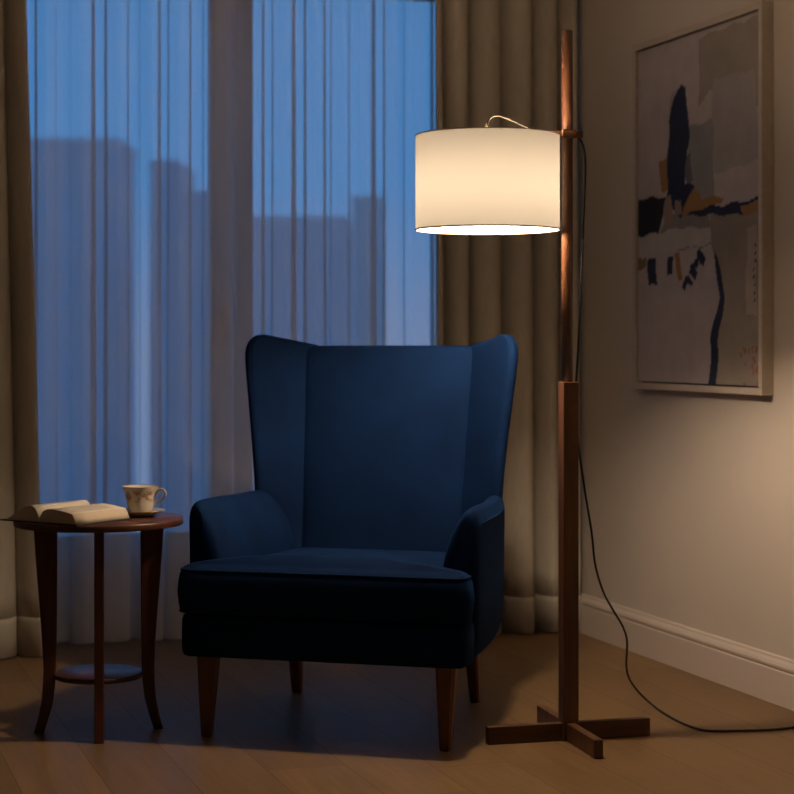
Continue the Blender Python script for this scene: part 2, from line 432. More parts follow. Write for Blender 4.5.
# ---------------------------------------------------------------- drapes and sheers
def wave_sheet(u0, u1, v0, amp, folds, lean, ztop, zbot, seed, curl=0.0, nz=14, taper=None, jitter=0.25, per=26, pinch=False):
    rnd = random.Random(seed)
    ws = [1+jitter*(rnd.random()*2-1) for _ in range(folds)]
    S = sum(ws); amps = [amp*(0.75+0.5*rnd.random()) for _ in range(folds)]; ph = [rnd.random()*6.28 for _ in range(folds)]
    hw = [0.10+0.10*rnd.random() for _ in range(folds)]
    rows = []
    for iz in range(nz+1):
        t = iz/nz; z = ztop+(zbot-ztop)*t
        row = []; acc = 0.0
        uu0, uu1 = taper(t) if taper else (u0, u1)
        for k in range(folds):
            w = ws[k]/S
            for s in range(per+(1 if k == folds-1 else 0)):
                q = s/per; an = 2*PI*q
                a0 = amps[k]; a1 = amps[min(k+1, folds-1)]; a = a0+(a1-a0)*q
                a *= 0.8+0.35*t
                if pinch:
                    # soft box pleats: two steep, slightly re-entrant walls per fold
                    sw = 0.035+0.12*t*(0.7+0.6*amps[k]/amp-0.5); kk = curl*(0.8+0.35*math.sin(ph[k])); du = 0
                    q1, q2 = 0.5-hw[k], 0.5+hw[k]
                    for qq in (q1, q2):
                        x = (q-qq)/sw; du -= kk*sw*x*math.exp(-x*x/2)
                    du *= w*(uu1-uu0)
                else: du = curl*(0.8+0.4*ws[k]/1.2-0.1*math.sin(ph[k]))*(w*(uu1-uu0))*math.sin(an)
                sway = 0.004*math.sin(3*t+ph[k])*t
                row.append((uu0+(uu1-uu0)*(acc+w*q)+du+sway, v0-a*math.cos(an)+0.008*math.sin(2.3*t+ph[k])*math.sin(an/2), z))
            acc += w
        rows.append(row)
    return rows

def sheet_obj(name, rows, mat, parent=None, thick=0.0):
    v, f = loft(rows, False, False, closed=False)
    o = link_mesh(name, v, f, mat, parent, rotz=TH if parent is None else 0, recalc=False)
    if thick:
        s = o.modifiers.new('cloth', 'SOLIDIFY'); s.thickness = thick; s.offset = 0
    return o

HEM = principled('beige_drape_hem', (0.50, 0.45, 0.377), 0.9, spec=0.1)
def drape(label, side, taper, folds, seed, v0, amp, curl):
    root = empty('drape', label, 'curtain', (0, 0, 0), TH, group='heavy beige drapes')
    rows = wave_sheet(0, 1, v0, amp, folds, 0, Z_C-0.03, 0.006, seed, curl=curl, nz=24, taper=taper, jitter=0.42)
    # split the last tenth off as the turned-up hem
    zs = 0.13
    upper = [r for r in rows if r[0][2] > zs]
    def at(z):
        for a, b in zip(rows[:-1], rows[1:]):
            if a[0][2] >= z >= b[0][2]:
                t = (a[0][2]-z)/(a[0][2]-b[0][2])
                return [tuple(p[i]+(q[i]-p[i])*t for i in range(3)) for p, q in zip(a, b)]
    cut = at(zs)
    sheet_obj('cloth', upper+[cut], DRAPE, root, 0.003)
    low = [cut]+[r for r in rows if r[0][2] < zs]
    sheet_obj('hem', [cut]+[r for r in low[1:]], HEM, root, 0.0034)
    return root
drape('beige drape gathered in the right corner behind the lamp pole', 'r', lambda t: (2.065+0.01*t, 2.583), 5, 11, 5.775, 0.075, 0.19)
drape('beige drape hanging at the left edge of the window behind the small table', 'l', lambda t: (0.25, 0.700+0.065*t), 4, 5, 5.83, 0.06, 0.19)

rows = wave_sheet(0.70, 2.20, 5.95, 0.026, 14, 0, Z_C-0.03, 0.012, 21, curl=2.7, nz=18, jitter=0.25, per=64, pinch=True)
tag(sheet_obj('sheer_curtain', rows, SHEER), 'long pale sheer voile curtain in fine folds across the window', 'curtain')

# ---------------------------------------------------------------- framed abstract painting on the right wall
# local frame: x from the far (left) edge to the near (right) edge, y height, z out of the wall
PW, PH, PD = 0.781, 1.100, 0.038
pv0 = (room(0, 0, 0), 0)
far_v = 0.0
def wall_v(px, off=0.038):
    s = (px-397)/1800.0   # where the photo's sight line meets a plane 'off' in front of the wall
    D = (U_R-off)/(s*CU+SU)
    return -SU*s*D+CU*D
V_FAR = wall_v(632.4); V_NEAR = wall_v(761.8)
PW = V_FAR-V_NEAR
base = room(U_R, V_FAR, 0.854)
pic = empty('framed_painting', 'tall abstract painting in a pale wooden frame on the right wall', 'painting', base, TH-PI/2)
# in this frame +x runs along the wall toward the viewer, -y points out of the wall into the room
fw = 0.020
for nm, (x0, x1, z0, z1) in {'top': (0, PW, PH-fw, PH), 'bottom': (0, PW, 0, fw), 'far': (0, fw, fw, PH-fw), 'near': (PW-fw, PW, fw, PH-fw)}.items():
    v, f = box_vf(x0, x1, -PD, 0, z0, z1)
    link_mesh('frame_rail' if nm in ('top', 'bottom') else 'frame_stile', v, f, FRAMEWOOD, pic, smooth=False, bevel=0.0012)
v, f = box_vf(fw, PW-fw, -0.012, -0.002, fw, PH-fw)
link_mesh('backing_board', v, f, GAPDARK, pic, smooth=False)

def inside(p, poly):
    x, y = p; c = False; n = len(poly); j = n-1
    for i in range(n):
        xi, yi = poly[i]; xj, yj = poly[j]
        if (yi > y) != (yj > y) and x < (xj-xi)*(y-yi)/(yj-yi)+xi: c = not c
        j = i
    return c
# strokes of the painting in canvas coordinates: s 0..1 from far to near edge, t 0..1 from bottom to top
STROKES = [
 ((0.27, 0.235, 0.21), [(0.534, 0.984), (1.027, 0.991), (1.027, 0.745), (0.789, 0.744), (0.621, 0.826), (0.534, 0.789)]),
 ((0.33, 0.3, 0.305), [(0.642, 0.853), (0.95, 0.851), (1.02, 0.605), (0.642, 0.587)]),
 ((0.24, 0.235, 0.24), [(0.436, 0.737), (0.642, 0.742), (0.655, 0.512), (0.467, 0.522)]),
 ((0.26, 0.22, 0.19), [(0.629, 0.484), (1.027, 0.471), (1.027, -0.014), (0.655, -0.02), (0.685, 0.127), (0.731, 0.244), (0.697, 0.333), (0.629, 0.38)]),
 ((0.36, 0.3, 0.26), [(0.91, 0.427), (0.981, 0.427), (0.973, 0.184), (0.894, 0.199)]),
 ((0.44, 0.39, 0.375), [(-0.018, 0.443), (0.354, 0.451), (0.621, 0.425), (0.621, 0.373), (0.534, 0.383), (-0.018, 0.387)]),
 ((0.23, 0.205, 0.19), [(0.189, 0.442), (0.27, 0.493), (0.621, 0.477), (0.629, 0.439), (0.354, 0.451)]),
 ((0.016, 0.016, 0.022), [(-0.018, 0.553), (0.251, 0.547), (0.27, 0.509), (0.232, 0.495), (0.184, 0.443), (-0.018, 0.44)]),
 ((0.3, 0.155, 0.06), [(0.194, 0.659), (0.27, 0.66), (0.27, 0.56), (0.203, 0.567)]),
 ((0.12, 0.12, 0.14), [(0.4, 0.648), (0.463, 0.659), (0.481, 0.574), (0.427, 0.57)]),
 ((0.3, 0.27, 0.27), [(0.298, 0.841), (0.354, 0.859), (0.289, 0.655), (0.26, 0.657)]),
 ((0.018, 0.026, 0.055), [(0.377, 0.872), (0.418, 0.852), (0.449, 0.773), (0.449, 0.698), (0.409, 0.578), (0.49, 0.563), (0.498, 0.543), (0.436, 0.52), (0.39, 0.48), (0.307, 0.507), (0.26, 0.545), (0.27, 0.657), (0.279, 0.762), (0.326, 0.83)]),
 ((0.27, 0.2, 0.165), [(0.241, 0.542), (0.289, 0.547), (0.317, 0.499), (0.307, 0.461), (0.251, 0.463), (0.232, 0.495)]),
 ((0.27, 0.2, 0.165), [(0.326, 0.529), (0.381, 0.533), (0.4, 0.492), (0.335, 0.486)]),
 ((0.3, 0.155, 0.06), [(0.409, 0.51), (0.481, 0.556), (0.534, 0.545), (0.547, 0.527), (0.731, 0.521), (0.714, 0.506), (0.599, 0.492), (0.49, 0.48), (0.4, 0.487)]),
 ((0.018, 0.026, 0.055), [(0.534, 0.497), (0.862, 0.499), (1.004, 0.502), (1.004, 0.492), (0.854, 0.488), (0.886, 0.464), (0.621, 0.475), (0.422, 0.482)]),
 ((0.3, 0.155, 0.06), [(0.854, 0.491), (1.004, 0.493), (1.004, 0.459), (0.886, 0.465)]),
 ((0.018, 0.026, 0.055), [(0.087, 0.364), (0.165, 0.368), (0.174, 0.289), (0.096, 0.286)]),
 ((0.018, 0.026, 0.055), [(0.27, 0.364), (0.317, 0.368), (0.317, 0.315), (0.27, 0.312)]),
 ((0.16, 0.12, 0.06), [(-0.013, 0.375), (0.077, 0.375), (0.082, 0.347), (-0.013, 0.335)]),
 ((0.3, 0.155, 0.06), [(0.326, 0.378), (0.368, 0.38), (0.404, 0.302), (0.363, 0.298)]),
 ((0.2, 0.17, 0.17), [(0.344, 0.39), (0.629, 0.393), (0.629, 0.39), (0.344, 0.385)]),
 ((0.018, 0.026, 0.055), [(0.647, 0.37), (0.676, 0.357), (0.718, 0.311), (0.735, 0.252), (0.718, 0.193), (0.689, 0.127), (0.672, -0.013), (0.616, -0.014), (0.629, 0.128), (0.664, 0.187), (0.697, 0.245), (0.68, 0.304)]),
 ((0.018, 0.026, 0.055), [(0.395, 0.283), (0.412, 0.293), (0.43, 0.285), (0.417, 0.272)]),
 ((0.018, 0.026, 0.055), [(0.388, 0.281), (0.41, 0.296), (0.432, 0.283), (0.414, 0.265)]),
 ((0.018, 0.026, 0.055), [(0.436, 0.289), (0.454, 0.3), (0.472, 0.291), (0.458, 0.277)]),
 ((0.018, 0.026, 0.055), [(0.413, 0.297), (0.428, 0.313), (0.444, 0.3), (0.433, 0.281)]),
 ((0.018, 0.026, 0.055), [(0.45, 0.284), (0.47, 0.294), (0.491, 0.286), (0.475, 0.273)]),
 ((0.018, 0.026, 0.055), [(0.429, 0.294), (0.449, 0.309), (0.469, 0.296), (0.453, 0.278)]),
 ((0.018, 0.026, 0.055), [(0.467, 0.311), (0.486, 0.325), (0.504, 0.313), (0.49, 0.297)]),
 ((0.018, 0.026, 0.055), [(0.454, 0.314), (0.472, 0.324), (0.49, 0.316), (0.477, 0.304)]),
 ((0.018, 0.026, 0.055), [(0.483, 0.302), (0.501, 0.313), (0.519, 0.304), (0.506, 0.29)]),
 ((0.018, 0.026, 0.055), [(0.485, 0.314), (0.506, 0.329), (0.527, 0.316), (0.511, 0.298)]),
 ((0.018, 0.026, 0.055), [(0.473, 0.323), (0.491, 0.335), (0.51, 0.325), (0.496, 0.31)]),
 ((0.018, 0.026, 0.055), [(0.458, 0.331), (0.479, 0.34), (0.5, 0.333), (0.484, 0.321)]),
 ((0.018, 0.026, 0.055), [(0.463, 0.328), (0.479, 0.34), (0.495, 0.33), (0.484, 0.314)]),
 ((0.018, 0.026, 0.055), [(0.486, 0.339), (0.508, 0.349), (0.53, 0.341), (0.513, 0.328)]),
 ((0.018, 0.026, 0.055), [(0.493, 0.347), (0.512, 0.357), (0.53, 0.349), (0.516, 0.335)]),
 ((0.018, 0.026, 0.055), [(0.499, 0.338), (0.515, 0.351), (0.531, 0.341), (0.519, 0.325)]),
 ((0.018, 0.026, 0.055), [(0.536, 0.358), (0.55, 0.368), (0.564, 0.36), (0.554, 0.346)]),
 ((0.018, 0.026, 0.055), [(0.534, 0.35), (0.549, 0.361), (0.564, 0.352), (0.553, 0.338)]),
 ((0.018, 0.026, 0.055), [(0.511, 0.36), (0.524, 0.374), (0.538, 0.362), (0.529, 0.345)]),
 ((0.018, 0.026, 0.055), [(0.549, 0.351), (0.568, 0.367), (0.588, 0.353), (0.573, 0.335)]),
 ((0.018, 0.026, 0.055), [(0.507, 0.374), (0.529, 0.388), (0.55, 0.375), (0.533, 0.358)]),
 ((0.018, 0.026, 0.055), [(0.537, 0.362), (0.555, 0.376), (0.574, 0.364), (0.56, 0.346)]),
 ((0.07, 0.06, 0.06), [(0.957, 0.378), (0.968, 0.379), (0.969, 0.371), (0.958, 0.369)]),
 ((0.07, 0.06, 0.06), [(0.956, 0.357), (0.967, 0.358), (0.968, 0.349), (0.957, 0.348)]),
 ((0.07, 0.06, 0.06), [(0.959, 0.335), (0.97, 0.336), (0.971, 0.328), (0.96, 0.327)]),
 ((0.07, 0.06, 0.06), [(0.955, 0.314), (0.966, 0.315), (0.967, 0.307), (0.956, 0.306)]),
 ((0.07, 0.06, 0.06), [(0.958, 0.293), (0.969, 0.294), (0.97, 0.286), (0.959, 0.284)]),
 ((0.07, 0.06, 0.06), [(0.965, 0.271), (0.976, 0.273), (0.977, 0.264), (0.966, 0.263)]),
 ((0.07, 0.06, 0.06), [(0.958, 0.25), (0.969, 0.252), (0.969, 0.243), (0.959, 0.242)]),
 ((0.07, 0.06, 0.06), [(0.954, 0.229), (0.965, 0.23), (0.966, 0.222), (0.955, 0.221)]),
 ((0.24, 0.11, 0.085), [(0.848, 0.087), (0.86, 0.094), (0.873, 0.087), (0.86, 0.08)]),
 ((0.24, 0.11, 0.085), [(0.882, 0.095), (0.896, 0.102), (0.91, 0.095), (0.896, 0.088)]),
 ((0.24, 0.11, 0.085), [(0.878, 0.099), (0.884, 0.105), (0.891, 0.099), (0.884, 0.094)]),
 ((0.24, 0.11, 0.085), [(0.945, 0.089), (0.951, 0.097), (0.957, 0.089), (0.951, 0.082)]),
 ((0.24, 0.11, 0.085), [(0.883, -0.004), (0.89, 0.004), (0.897, -0.004), (0.89, -0.012)]),
 ((0.24, 0.11, 0.085), [(0.951, 0.061), (0.965, 0.069), (0.978, 0.061), (0.965, 0.053)]),
 ((0.24, 0.11, 0.085), [(0.883, 0.06), (0.889, 0.068), (0.895, 0.06), (0.889, 0.053)]),
 ((0.24, 0.11, 0.085), [(0.877, 0.007), (0.89, 0.015), (0.903, 0.008), (0.89, -0.0)]),
 ((0.24, 0.11, 0.085), [(0.851, 0.077), (0.859, 0.083), (0.867, 0.077), (0.859, 0.072)]),
 ((0.24, 0.11, 0.085), [(0.88, 0.01), (0.887, 0.014), (0.895, 0.01), (0.887, 0.005)]),
 ((0.24, 0.11, 0.085), [(0.973, 0.044), (0.986, 0.051), (1.0, 0.044), (0.986, 0.037)]),
 ((0.24, 0.11, 0.085), [(0.971, 0.034), (0.983, 0.044), (0.995, 0.035), (0.983, 0.025)]),
 ((0.24, 0.11, 0.085), [(0.917, 0.095), (0.925, 0.106), (0.933, 0.095), (0.925, 0.085)]),
 ((0.24, 0.11, 0.085), [(0.974, 0.005), (0.982, 0.014), (0.991, 0.005), (0.982, -0.004)]),
 ((0.24, 0.11, 0.085), [(0.956, 0.036), (0.968, 0.044), (0.98, 0.036), (0.968, 0.028)]),
 ((0.24, 0.11, 0.085), [(0.94, 0.031), (0.948, 0.041), (0.956, 0.031), (0.948, 0.02)]),
 ((0.24, 0.11, 0.085), [(0.977, 0.098), (0.99, 0.109), (1.004, 0.098), (0.99, 0.087)]),
 ((0.24, 0.11, 0.085), [(0.937, 0.101), (0.95, 0.106), (0.963, 0.101), (0.95, 0.096)]),
 ((0.24, 0.11, 0.085), [(0.986, 0.033), (0.992, 0.039), (0.998, 0.033), (0.992, 0.028)]),
 ((0.24, 0.11, 0.085), [(0.933, 0.043), (0.945, 0.054), (0.957, 0.044), (0.945, 0.033)]),
 ((0.24, 0.11, 0.085), [(0.872, 0.105), (0.886, 0.11), (0.899, 0.105), (0.886, 0.101)]),
 ((0.24, 0.11, 0.085), [(0.967, 0.093), (0.979, 0.103), (0.991, 0.093), (0.979, 0.083)]),
 ((0.24, 0.11, 0.085), [(0.967, 0.046), (0.979, 0.051), (0.992, 0.046), (0.979, 0.04)]),
 ((0.24, 0.11, 0.085), [(0.937, 0.069), (0.95, 0.079), (0.963, 0.07), (0.95, 0.06)]),
 ((0.24, 0.11, 0.085), [(0.916, 0.048), (0.922, 0.052), (0.928, 0.048), (0.922, 0.043)]),
 ((0.24, 0.11, 0.085), [(0.927, 0.052), (0.939, 0.061), (0.952, 0.052), (0.939, 0.044)]),
]
def make_canvas():
    gx, gz = 150, 210
    c0, c1, h0, h1 = fw+0.005, PW-fw-0.005, fw+0.005, PH-fw-0.005
    rnd = random.Random(3)
    V, F, col = [], [], []
    boxes = [(c, poly, min(p[0] for p in poly), max(p[0] for p in poly), min(p[1] for p in poly), max(p[1] for p in poly)) for c, poly in STROKES]
    for j in range(gz+1):
        for i in range(gx+1):
            s, t = i/gx, j/gz
            V.append((c0+(c1-c0)*s, -0.030, h0+(h1-h0)*t))
            ws = s+0.006*math.sin(40*t+3*s); wt = t+0.004*math.sin(37*s)
            c = (0.42, 0.365, 0.37)
            for cc, poly, a0, a1, b0, b1 in boxes:
                if a0 <= ws <= a1 and b0 <= wt <= b1 and inside((ws, wt), poly): c = cc
            col.append(c)
    n = gx+1
    for j in range(gz):
        for i in range(gx): F.append((j*n+i, j*n+i+1, (j+1)*n+i+1, (j+1)*n+i))
    # canvas sides
    o = link_mesh('canvas', V, F, PAINT, pic, smooth=False, recalc=False)
    at = o.data.color_attributes.new('paint', 'FLOAT_COLOR', 'POINT')
    for i, c in enumerate(col): at.data[i].color = (*c, 1)
    s = o.modifiers.new('stretcher', 'SOLIDIFY'); s.thickness = 0.017; s.offset = -1
make_canvas()

# ---------------------------------------------------------------- floor lamp
LX, LY = 0.4325, 4.538
LA = math.radians(14.2)
lamp = empty('floor_lamp', 'tall wooden floor lamp with a glowing cream drum shade beside the armchair', 'lamp', (LX, LY, 0), LA)
def lp(x, y, z):        # world -> lamp frame
    d = Vector((x-LX, y-LY)); return (d.x*math.cos(LA)+d.y*math.sin(LA), -d.x*math.sin(LA)+d.y*math.cos(LA), z)
v, f = box_vf(-0.216, 0.216, -0.0115, 0.0115, 0, 0.045)
link_mesh('base_bar', v, f, WOOD_H, lamp, smooth=False, bevel=0.002)
v, f = box_vf(-0.0115, 0.0115, -0.216, 0.216, 0.0003, 0.0455)
link_mesh('base_bar', v, f, WOOD, lamp, smooth=False, bevel=0.002)
v, f = box_vf(-0.0203, 0.0203, -0.0203, 0.0203, 0.002, 0.902)
link_mesh('lower_post', v, f, WOOD, lamp, smooth=False, bevel=0.002)
v, f = lathe([(0.0001, 0.88), (0.0142, 0.88), (0.0142, 1.784), (0.0125, 1.788), (0.0001, 1.788)], 32, -0.0035, 0)
link_mesh('upper_pole', v, f, WOOD, lamp)
# bracket through the pole carrying the shade
SR, SZ0, SZ1, SXC = 0.1795, 1.282, 1.516, -0.2136
v, f = merge([box_vf(-0.22, 0.036, -0.008, 0.008, 1.518, 1.534), box_vf(-0.0215, 0.0145, -0.0175, 0.0175, 1.515, 1.536)])
link_mesh('bracket', v, f, WOOD_H, lamp, smooth=False, bevel=0.0015)
v, f = lathe([(SR, SZ0), (SR, (SZ0*2+SZ1)/3), (SR, (SZ0+SZ1*2)/3), (SR, SZ1)], 96, SXC, 0)
shade = link_mesh('lamp_shade', v, f, SHADE, lamp)
for z in (SZ0, SZ1):
    ring = [(SXC+SR*math.cos(2*PI*k/96), SR*math.sin(2*PI*k/96), z) for k in range(96)]
    v, f = tube_vf(ring, 0.0022 if z == SZ0 else 0.0016, 8, closed=True)
    link_mesh('shade_rim', v, f, RIM, shade)
sp = []
for k in range(3):
    a = 2*PI*k/3+0.4
    sp.append(tube_vf([(SXC, 0, SZ1-0.012), (SXC+SR*math.cos(a), SR*math.sin(a), SZ1-0.002)], 0.0018, 6))
v, f = merge(sp); link_mesh('spider', v, f, BRASS, shade)
v, f = lathe([(0.0001, 1.425), (0.016, 1.425), (0.018, 1.47), (0.012, 1.505), (0.009, 1.519), (0.0001, 1.519)], 24, SXC, 0)
link_mesh('socket', v, f, BRASS, lamp)
v, f = lathe([(0.0001, 1.345), (0.015, 1.348), (0.027, 1.36), (0.031, 1.376), (0.027, 1.394), (0.017, 1.41), (0.014, 1.426), (0.0001, 1.426)], 24, SXC, 0)
link_mesh('bulb', v, f, BULB, lamp)
# bent tube rising from the shade's centre back onto the bracket
bt = catmull([(SXC, -0.004, 1.535), (SXC+0.001, -0.004, 1.552), (SXC+0.010, -0.004, 1.563), (SXC+0.028, -0.004, 1.567), (SXC+0.052, -0.004, 1.560), (SXC+0.080, -0.004, 1.549), (SXC+0.122, -0.004, 1.532)], 8)
v, f = tube_vf(bt, 0.0024, 10); link_mesh('bent_tube', v, f, TUBEMAT, lamp)
v, f = lathe([(0.0001, 1.533), (0.006, 1.533), (0.006, 1.544), (0.003, 1.548), (0.0001, 1.548)], 16, SXC, 0)
link_mesh('finial', v, f, BRASS, lamp)
# black cord: off the bracket, down the pole, out of the post and across the floor
def px3(px, py, D): return lp((px-397)*D/1800, D, max(0.0033, 1-(py-343)*D/1800))
c1 = [px3(577.5, 137, 4.548), px3(581, 141, 4.548), px3(584, 150, 4.548), px3(585.3, 165, 4.548), px3(584.6, 190, 4.548), px3(583, 230, 4.55), px3(580.5, 300, 4.552), px3(577.5, 360, 4.556), px3(575, 400, 4.563), px3(575.5, 425, 4.563),
      px3(577.5, 436, 4.56), px3(580.6, 462, 4.57), px3(586, 498, 4.60), px3(591.7, 533, 4.64), px3(595.3, 565, 4.69), px3(603, 591, 4.74), px3(613, 610, 4.79), px3(622, 625, 4.83), px3(626.6, 638, 4.87), px3(627, 650, 4.90), px3(626.3, 665, 4.94), px3(629, 678, 4.98), px3(637, 690, 5.02)]
def fl(px, py):
    D = 1800*(1-0.0033)/(py-343); return px3(px, py, D)
c2 = [fl(648, 701), fl(660, 710.5), fl(674, 719), fl(688, 725.5), fl(703, 730), fl(717, 731), fl(731, 730.8), fl(748, 730.5), fl(764, 730), fl(780, 729), fl(794, 727), fl(815, 722), fl(840, 716)]
v, f = tube_vf(catmull(c1+c2, 6), 0.0031, 8)
link_mesh('power_cord', v, f, BLACK, lamp)

# ---------------------------------------------------------------- wingback armchair
CA = math.radians(-15.0)
chair = empty('wingback_armchair', 'dark blue velvet wingback armchair on tapered wooden legs before the window', 'armchair', (-0.183, 4.496, 0), CA)
def rounded_outline(pts, rad, per=6):
    """round the corners of a polygon (radius per corner)"""
    out = []; n = len(pts)
    for i in range(n):
        p = Vector(pts[i]); a = Vector(pts[i-1]); b = Vector(pts[(i+1) % n]); r = rad[i] if isinstance(rad, (list, tuple)) else rad
        da = (a-p).normalized(); db = (b-p).normalized()
        half = math.acos(max(-1, min(1, da.dot(db))))/2
        d = r/math.tan(half)
        p0 = p+da*d; p1 = p+db*d
        for s in range(per+1):
            t = s/per; out.append(tuple(p0*(1-t)**2+p*2*t*(1-t)+p1*t*t))
    res = []
    for i in range(len(out)):   # fill in long runs
        p = Vector(out[i]); q = Vector(out[(i+1) % len(out)]); L = (q-p).length
        k = max(1, int(L/0.03))
        for s in range(k): res.append(tuple(p+(q-p)*(s/k)))
    return res
def offset(loop, d):
    n = len(loop); out = []
    area = sum(loop[i][0]*loop[(i+1) % n][1]-loop[(i+1) % n][0]*loop[i][1] for i in range(n))
    sg = 1 if area > 0 else -1
    for i in range(n):
        t = Vector(loop[(i+1) % n])-Vector(loop[i-1]); t.normalize()
        nr = Vector((-t.y, t.x))*sg
        out.append(tuple(Vector(loop[i])+nr*d))
    return out
def pad(loop, prof, zc_top, crown, centre):
    """upholstered pad: side profile [(inset, z)], then rings drawn to the centre with a crown"""
    rings = []
    for d, z in prof: 
        l = offset(loop, d); rings.append([(x, y, z) for x, y in l])
    last = rings[-1]; zt_ = last[0][2]
    for s in (0.95, 0.86, 0.72, 0.52, 0.3, 0.12):
        rings.append([(centre[0]+(x-centre[0])*s, centre[1]+(y-centre[1])*s, zt_+crown*(1-s**2.2)) for x, y, _ in last])
    return loft(rings)

T = [(-0.378, -0.052), (0.378, -0.052), (0.380, 0.042), (0.287, 0.050), (0.262, 0.53), (-0.262, 0.53), (-0.287, 0.050), (-0.380, 0.042)]
tl = rounded_outline(T, [0.038, 0.038, 0.034, 0.02, 0.035, 0.035, 0.02, 0.034])
prof = [(0.040, 0.318), (0.012, 0.319), (0.004, 0.325), (0.000, 0.345), (-0.003, 0.372), (0.000, 0.398), (0.003, 0.416), (0.009, 0.429), (0.018, 0.436), (0.030, 0.441)]
v, f = pad(tl, prof, 0, 0.028, (0, 0.03))
v = [(x, y, z-0.030*max(0, y)*(1 if z > 0.36 else 0)) for x, y, z in v]
cushion = link_mesh('seat_cushion', v, f, VELVET, chair)
for d, z in ((0.008, 0.4265), (0.005, 0.3225)):
    v, f = tube_vf([(x, y, z-0.030*max(0, y)*(1 if z > 0.36 else 0)) for x, y in offset(tl, d)], 0.0034, 8, closed=True)
    link_mesh('piping', v, f, PIPING, cushion)
T2 = [(-0.370, -0.040), (0.370, -0.040), (0.374, 0.060), (0.30, 0.064), (0.275, 0.56), (-0.275, 0.56), (-0.30, 0.064), (-0.374, 0.060)]
tl2 = rounded_outline(T2, [0.03, 0.03, 0.015, 0.02, 0.03, 0.03, 0.02, 0.015])
prof2 = [(0.045, 0.207), (0.012, 0.207), (0.004, 0.211), (0.0, 0.222), (-0.001, 0.26), (0.0, 0.30), (0.004, 0.311), (0.012, 0.315), (0.03, 0.315)]
v, f = pad(tl2, prof2, 0, 0.0, (0, 0.03))
link_mesh('seat_base', v, f, VELVET, chair)

def back_b(z): return 0.515+0.10*(z-0.44)/0.55
def back_w(z): return 0.226+0.022*(z-0.44)/0.55
# backrest pad
rings = []
for z, ins in ((0.22, 0.02), (0.23, 0.004), (0.30, 0), (0.44, 0), (0.58, 0), (0.72, 0), (0.86, 0), (0.95, 0), (0.975, 0.002), (0.988, 0.010), (0.993, 0.024)):
    w = back_w(z)+0.010-ins*0.4; b = back_b(z); r = []
    puff = 0.014
    for a_, db in ((-1, 0.030), (-0.985, 0.010), (-0.94, -0.003), (-0.7, -puff*0.7), (-0.35, -puff), (0, -puff*1.1), (0.35, -puff), (0.7, -puff*0.7), (0.94, -0.003), (0.985, 0.010), (1, 0.030), (1, 0.085), (0.9, 0.097), (0.4, 0.10), (0, 0.10), (-0.4, 0.10), (-0.9, 0.097), (-1, 0.085)):
        dd = db+(ins if db < 0.04 else -ins)
        r.append((a_*w, b+dd, z))
    rings.append(r)
v, f = loft(rings)
link_mesh('backrest', v, f, VELVET, chair, subsurf=2)

def interp(tab, z):
    if z <= tab[0][0]: return tab[0][1:]
    for p, q in zip(tab[:-1], tab[1:]):
        if p[0] <= z <= q[0]:
            t = (z-p[0])/(q[0]-p[0]); return tuple(a+(b-a)*t for a, b in zip(p[1:], q[1:]))
    return tab[-1][1:]
WF = [(0.40, 0.345, 0.475), (0.60, 0.352, 0.475), (0.75, 0.366, 0.485), (0.90, 0.385, 0.497), (0.97, 0.394, 0.502), (1.03, 0.396, 0.505)]
def wing(sgn):
    rings = []
    for z, ret, dz, ins in ((0.30, 0, 0, 0), (0.48, 0, 0, 0), (0.60, 0, 0, 0), (0.70, 0, 0, 0), (0.80, 0, 0, 0), (0.88, 0, 0.004, 0), (0.94, 0, 0.010, 0), (0.962, 0.002, 0.016, 0.000), (0.978, 0.007, 0.024, 0.002), (0.989, 0.016, 0.030, 0.007), (0.995, 0.030, 0.032, 0.014)):
        af, bf = interp(WF, z); af -= ret
        ab = back_w(z)-0.004; bb = back_b(z); bf += (bb-bf)*ret/0.15
        P = [(ab, bb+0.004, 0), (ab+(af-ab)*0.33, bb+(bf-bb)*0.33-0.012, 0.3), (ab+(af-ab)*0.68, bb+(bf-bb)*0.68-0.014, 0.7), (af-0.020, bf-0.010, 1), (af-0.004, bf-0.006, 1), (af+0.003, bf+0.008, 1), (af+0.001, bf+0.03, 0.95),
             (ab+(af-ab)*0.75, bf+0.095, 0.7), (ab+(af-ab)*0.45, bb+0.088, 0.45), (ab+0.02, bb+0.098, 0.1), (ab-0.03, bb+0.095, 0), (ab-0.03, bb+0.03, 0)]
        cx = sum(p[0] for p in P)/len(P); cy = sum(p[1] for p in P)/len(P)
        r = []
        for a, b, k in P:
            dx, dy = cx-a, cy-b; L = math.hypot(dx, dy)
            r.append((sgn*(a+dx/L*ins), b+dy/L*ins, z+dz*k))
        rings.append(r if sgn > 0 else r[::-1])
    v, f = loft(rings)
    return link_mesh('wing', v, f, VELVET, chair, subsurf=2)
wing(-1); wing(1)

